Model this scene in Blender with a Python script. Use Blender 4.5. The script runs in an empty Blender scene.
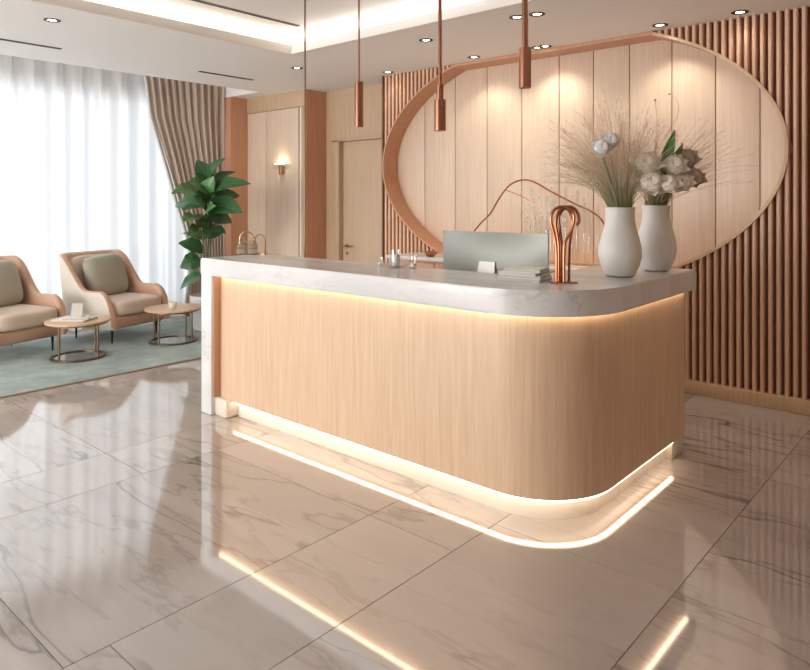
import bpy, bmesh, math, random
from mathutils import Vector, Matrix, noise
R = math.radians
PI = math.pi
rnd = random.Random(7)
scene = bpy.context.scene
COL = scene.collection

# ---------------------------------------------------------------- view
T = math.atan2(.66, .75)
ST, CT = math.sin(T), math.cos(T)
FPX = 675.0
EYE = 1.5
def at(px, py=None, d=None, z=None):
    """point seen at pixel (px, py), at depth d or at height z"""
    if d is None:
        d = (EYE - z) * FPX / (py - 200)
    u = (px - 405) / FPX * d
    zz = EYE - (py - 200) / FPX * d if py is not None else 0
    return Vector((CT * u - ST * d, ST * u + CT * d, zz))

# ---------------------------------------------------------------- object helpers
def tag(o, label, cat, group=None, kind=None):
    o['label'] = label
    o['category'] = cat
    if group: o['group'] = group
    if kind: o['kind'] = kind
    return o
def thing(name, label, cat, loc=(0, 0, 0), rz=0, group=None):
    o = bpy.data.objects.new(name, None)
    o.empty_display_size = .1
    COL.objects.link(o)
    o.location = loc
    o.rotation_euler = (0, 0, rz)
    return tag(o, label, cat, group)
def copy_tree(o, parent=None):
    c = o.copy()
    COL.objects.link(c)
    if parent: c.parent = parent
    for ch in list(o.children): copy_tree(ch, c)
    return c

class B:
    def __init__(s): s.bm = bmesh.new()
    def _xf(s, vs, m):
        if m is not None:
            for v in vs: v.co = m @ v.co
    def box(s, x0, y0, z0, x1, y1, z1, bev=0, seg=2, m=None):
        r = bmesh.ops.create_cube(s.bm, size=1)
        vs = r['verts']
        for v in vs:
            v.co = Vector((x0 + (v.co.x + .5) * (x1 - x0), y0 + (v.co.y + .5) * (y1 - y0), z0 + (v.co.z + .5) * (z1 - z0)))
        s._xf(vs, m)
        if bev:
            es = list({e for v in vs for e in v.link_edges})
            bmesh.ops.bevel(s.bm, geom=es, offset=bev, segments=seg, affect='EDGES', profile=.5)
        return s
    def rings(s, rings, closed=True, cap0=True, cap1=True, loop=False):
        """bridge successive rings of points"""
        R_ = [[s.bm.verts.new(p) for p in r] for r in rings]
        n = len(R_[0])
        pairs = list(zip(R_[:-1], R_[1:]))
        if loop: pairs.append((R_[-1], R_[0]))
        for a, b in pairs:
            for i in range(n if closed else n - 1):
                j = (i + 1) % n
                try: s.bm.faces.new((a[i], a[j], b[j], b[i]))
                except ValueError: pass
        if closed and not loop:
            if cap0: s.bm.faces.new(list(reversed(R_[0])))
            if cap1: s.bm.faces.new(R_[-1])
        return s
    def lathe(s, prof, c=(0, 0, 0), seg=32, m=None, cap0=True, cap1=True):
        c = Vector(c)
        rs = []
        for r, z in prof:
            ring = [Vector((r * math.cos(2 * PI * i / seg), r * math.sin(2 * PI * i / seg), z)) for i in range(seg)]
            rs.append([(m @ p if m is not None else p) + c for p in ring])
        return s.rings(rs, True, cap0, cap1)
    def tube(s, pts, r, seg=8, closed=False, caps=True):
        pts = [Vector(p) for p in pts]
        n = len(pts)
        rad = r if isinstance(r, (list, tuple)) else [r] * n
        up = None
        rs = []
        for i, p in enumerate(pts):
            if closed: t = pts[(i + 1) % n] - pts[i - 1]
            else: t = pts[min(i + 1, n - 1)] - pts[max(i - 1, 0)]
            t.normalize()
            if up is None:
                up = Vector((0, 0, 1)) if abs(t.z) < .9 else Vector((1, 0, 0))
            a = (up - t * up.dot(t)).normalized()
            b = t.cross(a)
            up = a
            rs.append([p + (a * math.cos(2 * PI * k / seg) + b * math.sin(2 * PI * k / seg)) * rad[i] for k in range(seg)])
        return s.rings(rs, True, caps, caps, loop=closed)
    def prism(s, poly, z0, z1, bev=0):
        vs = [s.bm.verts.new((x, y, z0)) for x, y in poly]
        vt = [s.bm.verts.new((x, y, z1)) for x, y in poly]
        n = len(poly)
        for i in range(n):
            j = (i + 1) % n
            s.bm.faces.new((vs[i], vs[j], vt[j], vt[i]))
        fb = s.bm.faces.new(list(reversed(vs)))
        ft = s.bm.faces.new(vt)
        if bev:
            es = list(fb.edges) + list(ft.edges)
            bmesh.ops.bevel(s.bm, geom=es, offset=bev, segments=2, affect='EDGES', profile=.5)
        return s
    def grid(s, P):
        V = [[s.bm.verts.new(p) for p in row] for row in P]
        for a, b in zip(V[:-1], V[1:]):
            for i in range(len(a) - 1):
                s.bm.faces.new((a[i], a[i + 1], b[i + 1], b[i]))
        return s
    def quad(s, *p):
        s.bm.faces.new([s.bm.verts.new(q) for q in p])
        return s
    def ball(s, c, r, sc=(1, 1, 1), sub=2):
        vs = bmesh.ops.create_icosphere(s.bm, subdivisions=sub, radius=r)['verts']
        for v in vs: v.co = Vector((v.co.x * sc[0], v.co.y * sc[1], v.co.z * sc[2])) + Vector(c)
        return s
    def superbox(s, sx, sy, sz, n=4, m=None, seg=10):
        """soft cushion: super-ellipsoid on a subdivided cube"""
        r = bmesh.ops.create_cube(s.bm, size=2)
        es = list({e for v in r['verts'] for e in v.link_edges})
        r2 = bmesh.ops.subdivide_edges(s.bm, edges=es, cuts=seg, use_grid_fill=True)
        vs = list(s.bm.verts)
        for v in vs:
            c = v.co
            k = (abs(c.x) ** n[0] + abs(c.y) ** n[0]) if isinstance(n, tuple) else None
            if k is not None:
                # flat in plan with power n[0], lens in height with power n[1]
                q = max(k ** (1 / n[0]), 1e-6)
                mx = max(abs(c.x), abs(c.y))
                f = mx / q if q > mx * 1e-6 else 1
                x, y = c.x * f, c.y * f
                rr = min(1, (abs(x) ** n[0] + abs(y) ** n[0]) ** (1 / n[0]))
                z = c.z * max(0, (1 - rr ** n[1])) ** (1 / n[1]) if abs(c.z) > .999 else c.z * .0 + c.z * max(0, (1 - rr ** n[1])) ** (1 / n[1])
                p = Vector((x * sx, y * sy, z * sz))
            else:
                q = (abs(c.x) ** n + abs(c.y) ** n + abs(c.z) ** n) ** (1 / n)
                p = Vector((c.x / q * sx, c.y / q * sy, c.z / q * sz))
            v.co = m @ p if m is not None else p
        return s
    def build(s, name, mat, parent=None, kind=None, ang=35, loc=None, solid=0):
        bmesh.ops.remove_doubles(s.bm, verts=s.bm.verts, dist=1e-5)
        bmesh.ops.recalc_face_normals(s.bm, faces=s.bm.faces)
        th = R(ang)
        for f in s.bm.faces: f.smooth = True
        for e in s.bm.edges:
            e.smooth = len(e.link_faces) == 1 or (len(e.link_faces) == 2 and e.calc_face_angle(0) < th)
        me = bpy.data.meshes.new(name)
        s.bm.to_mesh(me)
        s.bm.free()
        me.materials.append(mat)
        o = bpy.data.objects.new(name, me)
        COL.objects.link(o)
        if parent: o.parent = parent
        if kind: o['kind'] = kind
        if loc is not None: o.location = loc
        if solid:
            md = o.modifiers.new('thick', 'SOLIDIFY'); md.thickness = solid; md.offset = 0
        return o

# ---------------------------------------------------------------- materials
def s2l(c):
    return tuple((x / 12.92 if x <= .04045 else ((x + .055) / 1.055) ** 2.4) for x in c) + (1,)
def rgb(r, g, b): return s2l((r / 255, g / 255, b / 255))
class N:
    def __init__(s, name):
        s.m = bpy.data.materials.new(name)
        s.m.use_nodes = True
        s.t = s.m.node_tree
        s.t.nodes.clear()
        s.out = s.t.nodes.new('ShaderNodeOutputMaterial')
    def n(s, typ, **kw):
        nd = s.t.nodes.new('ShaderNode' + typ)
        for k, v in kw.items():
            if k.startswith('_'): setattr(nd, k[1:], v)
        for k, v in kw.items():
            if k.startswith('_'): continue
            key = int(k[1:]) if k[0] == 'i' and k[1:].isdigit() else k.replace('__', ' ')
            sock = nd.inputs[key]
            if isinstance(v, bpy.types.NodeSocket): s.t.links.new(v, sock)
            else: sock.default_value = v
        return nd
    def math(s, op, a, b=0.0):
        nd = s.n('Math', _operation=op, i0=a, i1=b)
        return nd.outputs[0]
    def mix(s, f, a, b, mode='MIX'):
        nd = s.n('Mix', _data_type='RGBA', _blend_type=mode)
        for i, v in ((0, f), (6, a), (7, b)):
            if isinstance(v, bpy.types.NodeSocket): s.t.links.new(v, nd.inputs[i])
            else: nd.inputs[i].default_value = v
        return nd.outputs[2]
    def ramp(s, f, stops, interp='LINEAR'):
        nd = s.n('ValToRGB', i0=f)
        cr = nd.color_ramp
        cr.interpolation = interp
        while len(cr.elements) < len(stops): cr.elements.new(.5)
        for e, (p, c) in zip(cr.elements, stops):
            e.position = p; e.color = c
        return nd.outputs[0]
    def done(s, shader):
        s.t.links.new(shader, s.out.inputs[0])
        return s.m
    def coords(s, scale, kind='Object', rot=(0, 0, 0)):
        tc = s.n('TexCoord')
        mp = s.n('Mapping', Vector=tc.outputs[kind], Scale=scale, Rotation=rot)
        return mp.outputs[0]

def plain(name, col, rough=.5, metal=0, bump=0, bscale=200, var=.04, **kw):
    n = N(name)
    v = n.coords((1, 1, 1))
    nz = n.n('TexNoise', Vector=v, Scale=bscale, Detail=2.0)
    c = n.mix(nz.outputs[0], tuple(x * (1 - var) for x in col[:3]) + (1,), tuple(min(1, x * (1 + var)) for x in col[:3]) + (1,))
    p = n.n('BsdfPrincipled', Base__Color=c, Roughness=rough, Metallic=metal, **kw)
    if bump:
        b = n.n('Bump', Strength=bump, Distance=.002, Height=nz.outputs[0])
        n.t.links.new(b.outputs[0], p.inputs['Normal'])
    return n.done(p.outputs[0])

def wood(name, light, dark, rough=.42, axis='Z', scale=1.0, contrast=1.0, planks=0):
    n = N(name)
    st = {'Z': (14, 14, .5), 'X': (.5, 14, 14), 'Y': (14, .5, 14)}[axis]
    v = n.coords(tuple(a * scale for a in st))
    n1 = n.n('TexNoise', Vector=v, Scale=3.0, Detail=5.0, Roughness=.65, Distortion=.4)
    v2 = n.coords(tuple(a * scale * (4 if a > 1 else 1.4) for a in st))
    n2 = n.n('TexNoise', Vector=v2, Scale=5.0, Detail=3.0, Roughness=.6)
    f = n.math('ADD', n.math('MULTIPLY', n1.outputs[0], .65), n.math('MULTIPLY', n2.outputs[0], .35))
    w = .16 / contrast
    c = n.ramp(f, [(.5 - w, dark), (.5 + w, light)])
    p = n.n('BsdfPrincipled', Base__Color=c, Roughness=rough)
    b = n.n('Bump', Strength=.06, Distance=.001, Height=f)
    n.t.links.new(b.outputs[0], p.inputs['Normal'])
    return n.done(p.outputs[0])

def emit(name, col, strength):
    n = N(name)
    v = n.coords((1, 1, 1))
    nz = n.n('TexNoise', Vector=v, Scale=3.0)
    c = n.mix(nz.outputs[0], col, tuple(min(1, x * 1.02) for x in col[:3]) + (1,))
    e = n.n('Emission', Color=c, Strength=strength)
    return n.done(e.outputs[0])

def marble(name, base, vein, rough=.2, scale=1.0, veins=.6, island=False, spec=.5, warm=None, ior=1.5, coat=0):
    n = N(name)
    g = n.n('NewGeometry')
    pos = g.outputs['Position'] if island else n.coords((1, 1, 1))
    if island:
        off = n.math('MULTIPLY', g.outputs['Random Per Island'], 37.0)
        cx = n.n('CombineXYZ', X=off, Y=n.math('MULTIPLY', off, 1.7), Z=off)
        add = n.n('VectorMath', _operation='ADD', i0=pos, i1=cx.outputs[0])
        pos = add.outputs[0]
    ang = (0, 0, R(-38))
    if island:
        ang = n.n('CombineXYZ', X=0.0, Y=0.0, Z=n.math('MULTIPLY_ADD', n.math('FRACT', n.math('MULTIPLY', g.outputs['Random Per Island'], 7.31)), 1.3)).outputs[0]
        ang.node.inputs[2].links[0].from_node.inputs[2].default_value = -1.25
    rot = n.n('Mapping', Vector=pos, Rotation=ang, Scale=(scale * .30, scale * 1.5, scale))
    P = rot.outputs[0]
    warp = n.n('TexNoise', Vector=P, Scale=1.1, Detail=5.0, Roughness=.6)
    wv = n.n('VectorMath', _operation='MULTIPLY_ADD', i0=warp.outputs['Color'], i1=(.55, .55, .55), i2=P)
    def ridge(sc, width, det=4.0):
        a = n.n('TexNoise', Vector=wv.outputs[0], Scale=sc, Detail=det, Roughness=.55)
        d = n.math('ABSOLUTE', n.math('SUBTRACT', a.outputs[0], .5))
        m_ = n.n('MapRange', Value=d, i1=0.0, i2=width, i3=1.0, i4=0.0)
        return m_.outputs[0]
    fine = ridge(1.15, .012)
    wide = ridge(.75, .10, 5.0)
    thin = ridge(2.6, .02, 5.0)
    mask = n.n('TexNoise', Vector=P, Scale=.8, Detail=2.0)
    mk = n.n('MapRange', Value=mask.outputs[0], i1=.38, i2=.62, i3=.1, i4=1.0).outputs[0]
    cloud = n.n('TexNoise', Vector=wv.outputs[0], Scale=1.3, Detail=6.0, Roughness=.62)
    tone = n.ramp(cloud.outputs[0], [(.3, tuple(x * .86 for x in base[:3]) + (1,)), (.62, base), (.8, tuple(min(1, x * 1.06) for x in base[:3]) + (1,))])
    c = n.mix(n.math('MULTIPLY', n.math('MULTIPLY', wide, mk), veins * .45), tone, warm or vein)
    c = n.mix(n.math('MULTIPLY', n.math('MULTIPLY', fine, mk), veins), c, vein)
    c = n.mix(n.math('MULTIPLY', n.math('MULTIPLY', thin, mk), veins * .5), c, vein)
    kw = dict(IOR=ior)
    if coat: kw['Coat__Weight'] = coat; kw['Coat__Roughness'] = rough * .6
    p = n.n('BsdfPrincipled', Base__Color=c, Roughness=rough, **kw)
    return n.done(p.outputs[0])

def thin_glass(name, tint=(1, 1, 1, 1), refl=.05):
    n = N(name)
    tr = n.n('BsdfTransparent', Color=tint)
    gl = n.n('BsdfGlossy', Roughness=.03)
    lw = n.n('LayerWeight', Blend=.35)
    f = n.math('ADD', n.math('MULTIPLY', lw.outputs['Facing'], .38), refl)
    mx = n.n('MixShader', i0=f, i1=tr.outputs[0], i2=gl.outputs[0])
    return n.done(mx.outputs[0])

def fabric(name, col, rough=.85, sc=300, bump=.25, var=.1, sheen=.2):
    n = N(name)
    v = n.coords((1, 1, 1))
    nz = n.n('TexNoise', Vector=v, Scale=sc, Detail=3.0)
    big = n.n('TexNoise', Vector=v, Scale=6.0, Detail=3.0)
    c = n.mix(n.math('MULTIPLY', n.math('ADD', nz.outputs[0], big.outputs[0]), .5), tuple(x * (1 - var) for x in col[:3]) + (1,), tuple(min(1, x * (1 + var)) for x in col[:3]) + (1,))
    p = n.n('BsdfPrincipled', Base__Color=c, Roughness=rough, Sheen__Weight=sheen)
    b = n.n('Bump', Strength=bump, Distance=.002, Height=nz.outputs[0])
    n.t.links.new(b.outputs[0], p.inputs['Normal'])
    return n.done(p.outputs[0])

def sheer(name, col, tr=.22, fr=.2):
    n = N(name)
    v = n.coords((1, 1, 1))
    nz = n.n('TexNoise', Vector=v, Scale=400.0)
    c = n.mix(nz.outputs[0], col, tuple(min(1, x * 1.05) for x in col[:3]) + (1,))
    a = n.n('BsdfTranslucent', Color=c)
    d = n.n('BsdfDiffuse', Color=c)
    t = n.n('BsdfTransparent', Color=col)
    m1 = n.n('MixShader', i0=fr, i1=a.outputs[0], i2=d.outputs[0])
    m2 = n.n('MixShader', i0=tr, i1=m1.outputs[0], i2=t.outputs[0])
    return n.done(m2.outputs[0])

M = {}
M['oak'] = wood('oak_light', rgb(226, 196, 160), rgb(205, 170, 132), .4)
M['oak_desk'] = wood('oak_desk', rgb(230, 202, 172), rgb(206, 173, 140), .38, contrast=.9)
M['oak_panel'] = wood('oak_panel', rgb(230, 210, 190), rgb(214, 190, 167), .45)
M['oak_door'] = wood('oak_door', rgb(214, 190, 164), rgb(196, 168, 140), .45)
M['oak_wall'] = wood('oak_wall', rgb(208, 182, 154), rgb(188, 158, 128), .45)
M['copper_wood'] = wood('copper_wood', rgb(210, 162, 130), rgb(190, 138, 106), .42)
M['slat'] = wood('slat_wood', rgb(240, 206, 180), rgb(222, 180, 152), .4)
M['slat_back'] = wood('slat_backing', rgb(146, 100, 76), rgb(122, 82, 62), .6)
M['ceil'] = plain('ceiling_paint', rgb(240, 238, 236), .9, bscale=30, var=.01)
M['wall'] = plain('wall_paint', rgb(226, 218, 208), .9, bscale=30, var=.02)
M['trimw'] = plain('white_trim', rgb(238, 235, 230), .6, bscale=30, var=.01)
M['floor'] = marble('floor_marble', rgb(192, 184, 179), rgb(96, 84, 78), .055, 1.0, .8, True, warm=rgb(138, 125, 118), ior=2.9)
M['grout'] = plain('grout', rgb(150, 140, 132), .5, bscale=60)
M['counter'] = marble('counter_marble', rgb(226, 226, 226), rgb(176, 176, 178), .22, 2.2, .5)
M['plinth'] = marble('plinth_marble', rgb(232, 222, 208), rgb(200, 186, 168), .3, 2.0, .3)
M['led'] = emit('led_warm', (1, .87, .74, 1), 12.5)
M['led_desk'] = emit('led_desk', (1, .82, .62, 1), 7.5)
M['led_counter'] = emit('led_counter', (1, .74, .50, 1), 6.5)
M['led_niche'] = emit('led_niche', (1, .62, .30, 1), 6)
M['bulb'] = emit('bulb', (1, .9, .76, 1), 14)
M['sconce_glow'] = emit('sconce_glow', (1, .80, .50, 1), 14)
M['dark'] = plain('dark_metal', rgb(52, 44, 40), .45, .6, bscale=50)
M['ring'] = plain('ring_metal', rgb(150, 128, 108), .3, .9, bscale=50)
M['slot'] = plain('slot_black', rgb(58, 50, 46), .6, 0, bscale=50)
M['copper'] = plain('copper', rgb(182, 118, 86), .34, 1, bscale=80)
M['copper_d'] = plain('copper_brushed', rgb(156, 110, 88), .3, 1, bscale=80)
M['bronze'] = plain('bronze', rgb(128, 106, 84), .35, .9, bscale=80)
M['brass'] = plain('brass', rgb(196, 160, 116), .28, 1, bscale=80)
M['glass'] = thin_glass('clear_glass')
M['cut_glass'] = thin_glass('cut_glass', (.86, .84, .80, 1), .16)
M['pane'] = thin_glass('window_pane', refl=.04)
M['ceramic'] = plain('white_ceramic', rgb(228, 226, 222), .45, 0, .05, 40)
M['pot'] = plain('pot_ceramic', rgb(226, 226, 224), .5, 0, bscale=40)
M['soil'] = plain('soil', rgb(70, 54, 42), .95, 0, .6, 60, var=.3)
M['stem'] = plain('green_stem', rgb(92, 108, 62), .6, bscale=60)
M['sheer'] = sheer('sheer_cloth', (.95, .96, .97, 1), .10)
M['drape'] = sheer('drape_cloth', rgb(222, 208, 196), 0, .72)
M['drape_l'] = sheer('drape_lining', rgb(236, 232, 228), 0, .6)
M['leather_c'] = fabric('cream_leather', rgb(226, 216, 204), .5, 120, .08, .03, 0)
M['leather_p'] = fabric('peach_leather', rgb(214, 174, 148), .45, 120, .08, .04, 0)
M['seat'] = fabric('seat_cloth', rgb(224, 206, 190), .85)
M['pillow'] = fabric('pillow_cloth', rgb(172, 168, 152), .8)
M['rug'] = None
M['monitor'] = plain('aluminium', rgb(160, 163, 158), .5, .35, bscale=60, var=.02)
M['alu_l'] = plain('aluminium_light', rgb(214, 214, 210), .35, .4, bscale=60, var=.02)
M['screen'] = plain('screen_black', rgb(16, 16, 18), .1, 0, bscale=60)
M['paper'] = plain('paper', rgb(238, 236, 232), .7, bscale=90, var=.02)
M['paper_g'] = plain('paper_grey', rgb(196, 192, 186), .7, bscale=90, var=.03)
M['petal'] = sheer('petal_cloth', rgb(252, 244, 234), 0, .72)
M['petal_b'] = sheer('petal_b_cloth', rgb(250, 250, 250), 0, .72)
M['petal_g'] = sheer('petal_g_cloth', rgb(206, 192, 180), 0, .68)
M['table_top'] = wood('table_wood', rgb(226, 192, 158), rgb(206, 166, 128), .3, 'X', .6)
M['amber'] = plain('amber_liquid', rgb(226, 208, 182), .3, bscale=60)
M['wax'] = plain('wax', rgb(240, 236, 228), .5, bscale=60)

def rug_mat():
    n = N('rug_pile')
    v = n.coords((1, 1, 1))
    a = n.n('TexNoise', Vector=v, Scale=2.4, Detail=8.0, Roughness=.7)
    b = n.n('TexNoise', Vector=v, Scale=160.0, Detail=2.0)
    f = n.math('ADD', n.math('MULTIPLY', a.outputs[0], .7), n.math('MULTIPLY', b.outputs[0], .3))
    c = n.ramp(f, [(.36, rgb(104, 124, 122)), (.5, rgb(138, 158, 154)), (.64, rgb(166, 184, 178))])
    p = n.n('BsdfPrincipled', Base__Color=c, Roughness=.95, Sheen__Weight=.2)
    bp = n.n('Bump', Strength=.5, Distance=.004, Height=b.outputs[0])
    n.t.links.new(bp.outputs[0], p.inputs['Normal'])
    return n.done(p.outputs[0])
M['rug'] = rug_mat()
M['rug_edge'] = fabric('rug_binding', rgb(150, 128, 104), .9)

def leaf_mat(name, a, b, vein):
    n = N(name)
    tc = n.n('TexCoord')
    uv = tc.outputs['UV']
    sep = n.n('SeparateXYZ', i0=uv)
    side = n.math('ABSOLUTE', n.math('SUBTRACT', sep.outputs[0], .5))
    w = n.math('SINE', n.math('MULTIPLY', n.math('SUBTRACT', sep.outputs[1], n.math('MULTIPLY', side, .55)), 62.0))
    veins = n.math('GREATER_THAN', w, .86)
    mid = n.math('LESS_THAN', side, .018)
    nz = n.n('TexNoise', Vector=uv, Scale=4.0, Detail=3.0)
    c = n.mix(nz.outputs[0], a, b)
    c = n.mix(n.math('MULTIPLY', n.math('MAXIMUM', n.math('MULTIPLY', veins, .5), mid), .6), c, vein)
    p = n.n('BsdfPrincipled', Base__Color=c, Roughness=.34)
    return n.done(p.outputs[0])
M['leaf'] = leaf_mat('leaf_green', rgb(56, 104, 58), rgb(96, 146, 82), rgb(160, 194, 136))
M['leaf_d'] = leaf_mat('leaf_dark', rgb(38, 78, 48), rgb(64, 110, 64), rgb(110, 150, 100))

def grass_mat(name, low, mid, top, z0, z1):
    n = N(name)
    tc = n.n('TexCoord')
    sep = n.n('SeparateXYZ', i0=tc.outputs['Object'])
    f = n.n('MapRange', Value=sep.outputs[2], i1=z0, i2=z1, i3=0.0, i4=1.0).outputs[0]
    c = n.ramp(f, [(0, low), (.35, mid), (.8, top)])
    p = n.n('BsdfPrincipled', Base__Color=c, Roughness=.8)
    return n.done(p.outputs[0])
M['grass1'] = grass_mat('dried_grass_green', rgb(134, 138, 94), rgb(192, 178, 148), rgb(220, 196, 168), .36, .75)
M['grass2'] = grass_mat('dried_grass_red', rgb(128, 128, 84), rgb(196, 164, 134), rgb(220, 182, 150), .36, .75)
M['grass3'] = grass_mat('dried_twig_pale', rgb(214, 196, 168), rgb(226, 214, 196), rgb(236, 230, 220), 0, .6)

# ---------------------------------------------------------------- the room
ZC = 2.86           # soffit
ZU = 3.06           # recessed ceiling
XL, XR, YF = -8.15, 3.0, -4.0
YS = 5.40           # front of the slats
YD = 5.75           # door wall
YP = 5.42           # sconce wall
XN = (-5.07, -1.13) # niche left, right
NC, NA, NB = -3.10, 1.97, 1.13   # niche ellipse: centre x, half width, half height
NZ = 1.87

# floor: stone tiles in columns over the grout bed
b = B()
cols = [-8.3, -6.85, -5.41, -3.97, -3.52, -2.25, -1.75, -.93, .35, 1.65, 3.1]
for i in range(len(cols) - 1):
    x0, x1 = cols[i], cols[i + 1]
    if x1 <= -3.5: ys = [-4.1, -2.4, -.98, .43, 1.83, 3.24, 4.65, 5.95]
    elif x1 <= -2.2: ys = [-4.1, -1.9, -.5, .9, 2.3, 3.7, 5.1, 5.95]
    elif x1 <= -1.7: ys = [-4.1, -2.2, -.7, 1.05, 2.3, 3.7, 5.1, 5.95]
    elif x1 <= -.9: ys = [-4.1, -2.8, -1.45, -.1, 1.25, 2.62, 4.0, 5.95]
    else: ys = [-4.1, -2.8, -1.45, -.1, 1.25, 2.62, 4.0, 5.95]
    g = .0018
    for y0, y1 in zip(ys[:-1], ys[1:]):
        b.box(x0 + g, y0 + g, -.02, x1 - g, y1 - g, 0)
fl = b.build('floor', M['floor'], kind='structure')
B().box(-8.3, -4.1, -.06, 3.1, 5.95, -.004).build('grout_bed', M['grout'], fl)

# ceiling: soffit ring round a recess, curtain pocket at the window
RX0, RX1, RY0, RY1 = -4.95, 2.2, -2.6, 4.02
PX, PY = -7.0, 5.16
b = B()
for x0, y0, x1, y1 in ((PX, YF, RX0, 6.0), (RX1, YF, XR, 6.0), (RX0, YF, RX1, RY0), (RX0, RY1, RX1, 6.0), (-8.3, PY, PX, 6.0)):
    b.box(x0, y0, ZC, x1, y1, ZC + .04)
ce = b.build('ceiling', M['ceil'], kind='structure')
b = B().box(RX0 - .5, RY0 - .5, ZU, RX1 + .5, RY1 + .5, ZU + .04)
b.box(RX0 - .5, RY0 - .5, ZC + .04, RX0 - .46, RY1 + .5, ZU).box(RX1 + .46, RY0 - .5, ZC + .04, RX1 + .5, RY1 + .5, ZU)
b.box(RX0 - .46, RY0 - .5, ZC + .04, RX1 + .46, RY0 - .46, ZU).box(RX0 - .46, RY1 + .46, ZC + .04, RX1 + .46, RY1 + .5, ZU)
b.build('ceiling_recess', M['ceil'], ce)
b = B().box(-8.3, YF, 3.12, PX + .04, PY + .04, 3.16).box(PX, YF, ZC + .04, PX + .04, PY + .04, 3.12).box(-8.3, PY, ZC + .04, PX, PY + .04, 3.12)
b.build('curtain_pocket', M['ceil'], ce)
# stepped moulding round the recess
b = B()
def frame(x0, y0, x1, y1, t, z0, z1):
    b.box(x0 - t, y0 - t, z0, x0, y1 + t, z1).box(x1, y0 - t, z0, x1 + t, y1 + t, z1)
    b.box(x0, y0 - t, z0, x1, y0, z1).box(x0, y1, z0, x1, y1 + t, z1)
frame(RX0 + .012, RY0 + .012, RX1 - .012, RY1 - .012, .06, ZC - .004, ZC + .045)
frame(RX0 - .02, RY0 - .02, RX1 + .02, RY1 + .02, .06, ZC + .045, ZC + .085)
b.build('trim_1', M['trimw'], kind='structure')
# led strip lying in the cove behind the moulding
b = B()
o_ = .20
z0, z1 = ZC + .05, ZC + .075
b.box(RX0 - o_, RY0 - o_, z0, RX0 - o_ + .03, RY1 + o_, z1).box(RX1 + o_ - .03, RY0 - o_, z0, RX1 + o_, RY1 + o_, z1)
b.box(RX0 - o_, RY1 + o_ - .03, z0, RX1 + o_, RY1 + o_, z1).box(RX0 - o_, RY0 - o_, z0, RX1 + o_, RY0 - o_ + .03, z1)
tag(b.build('light_strip', M['led']), 'warm light strip glowing behind the moulding of the recessed ceiling', 'light strip')

# window wall
WY0, WY1, WZ0, WZ1 = -3.5, 5.0, .08, 2.78
b = B().box(XL - .15, YF - .1, 0, XL, WY0, 3.16).box(XL - .15, WY1, 0, XL, 6.0, 3.16)
b.box(XL - .15, WY0, 0, XL, WY1, WZ0).box(XL - .15, WY0, WZ1, XL, WY1, 3.16)
b.build('wall_left', M['wall'], kind='structure')
b = B()
fr = .05
b.box(XL - .11, WY0, WZ0, XL - .05, WY1, WZ0 + fr).box(XL - .11, WY0, WZ1 - fr, XL - .05, WY1, WZ1)
nm = 2
for i in range(nm + 1):
    y = WY0 + (WY1 - WY0 - fr) * i / nm
    b.box(XL - .11, y, WZ0 + fr, XL - .05, y + fr, WZ1 - fr)
w = b.build('window_1', M['trimw'], kind='structure')
for i in range(nm):
    y0 = WY0 + (WY1 - WY0 - fr) * i / nm + fr
    y1 = WY0 + (WY1 - WY0 - fr) * (i + 1) / nm
    B().box(XL - .085, y0, WZ0 + fr, XL - .077, y1, WZ1 - fr).build('pane', M['pane'], w)
# walls out of sight, the front one with an added window for fill light
B().box(XR, YF - .1, 0, XR + .1, 6.0, 3.16).build('wall_right', M['oak_wall'], kind='structure')
FX0, FX1 = -7.4, -3.2
b = B().box(XL, YF - .15, 0, FX0, YF, 3.16).box(FX1, YF - .15, 0, XR, YF, 3.16)
b.box(FX0, YF - .15, 0, FX1, YF, .1).box(FX0, YF - .15, 2.6, FX1, YF, 3.16)
b.build('wall_front', M['wall'], kind='structure')
b = B().box(FX0, YF - .11, .1, FX1, YF - .05, .15).box(FX0, YF - .11, 2.55, FX1, YF - .05, 2.6)
for x in (FX0, (FX0 + FX1) / 2 - .025, FX1 - .05): b.box(x, YF - .11, .15, x + .05, YF - .05, 2.55)
w = b.build('fill_window', M['trimw'], kind='structure')  # unseen window, added to let fill light onto the desk front
for x0, x1 in ((FX0 + .05, (FX0 + FX1) / 2 - .025), ((FX0 + FX1) / 2 + .025, FX1 - .05)):
    B().box(x0, YF - .085, .15, x1, YF - .077, 2.55).build('pane', M['pane'], w)

# sconce wall with its framed panels, pier, corner pilaster
b = B().box(-7.62, YP + .02, 0, -6.40, YP + .5, ZC)
wp = b.build('wall_sconce_side', M['oak_wall'], kind='structure')
b = B().box(-7.60, YP - .005, 2.66, -6.42, YP + .02, ZC, .003)
b.box(-6.47, YP - .012, 0, -6.42, YP + .02, 2.655, .003)
b.build('rail', M['oak_wall'], wp)
b = B().box(-7.595, YP, .1, -7.19, YP + .02, 2.65, .004).box(-7.18, YP - .004, .1, -6.53, YP + .02, 2.65, .004)
b.build('panel', M['oak_panel'], wp)
B().box(-6.50, YP - .006, 0, -6.475, YP + .02, 2.65).build('edge_strip', M['trimw'], wp)
B().box(-8.14, 5.16, 0, -7.60, YP + .5, ZC).build('wall_corner', M['copper_wood'], kind='structure')
B().box(-6.43, YP + .0, 0, -6.385, YD + .05, ZC).build('wall_pier', M['copper_wood'], kind='structure')
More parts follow.
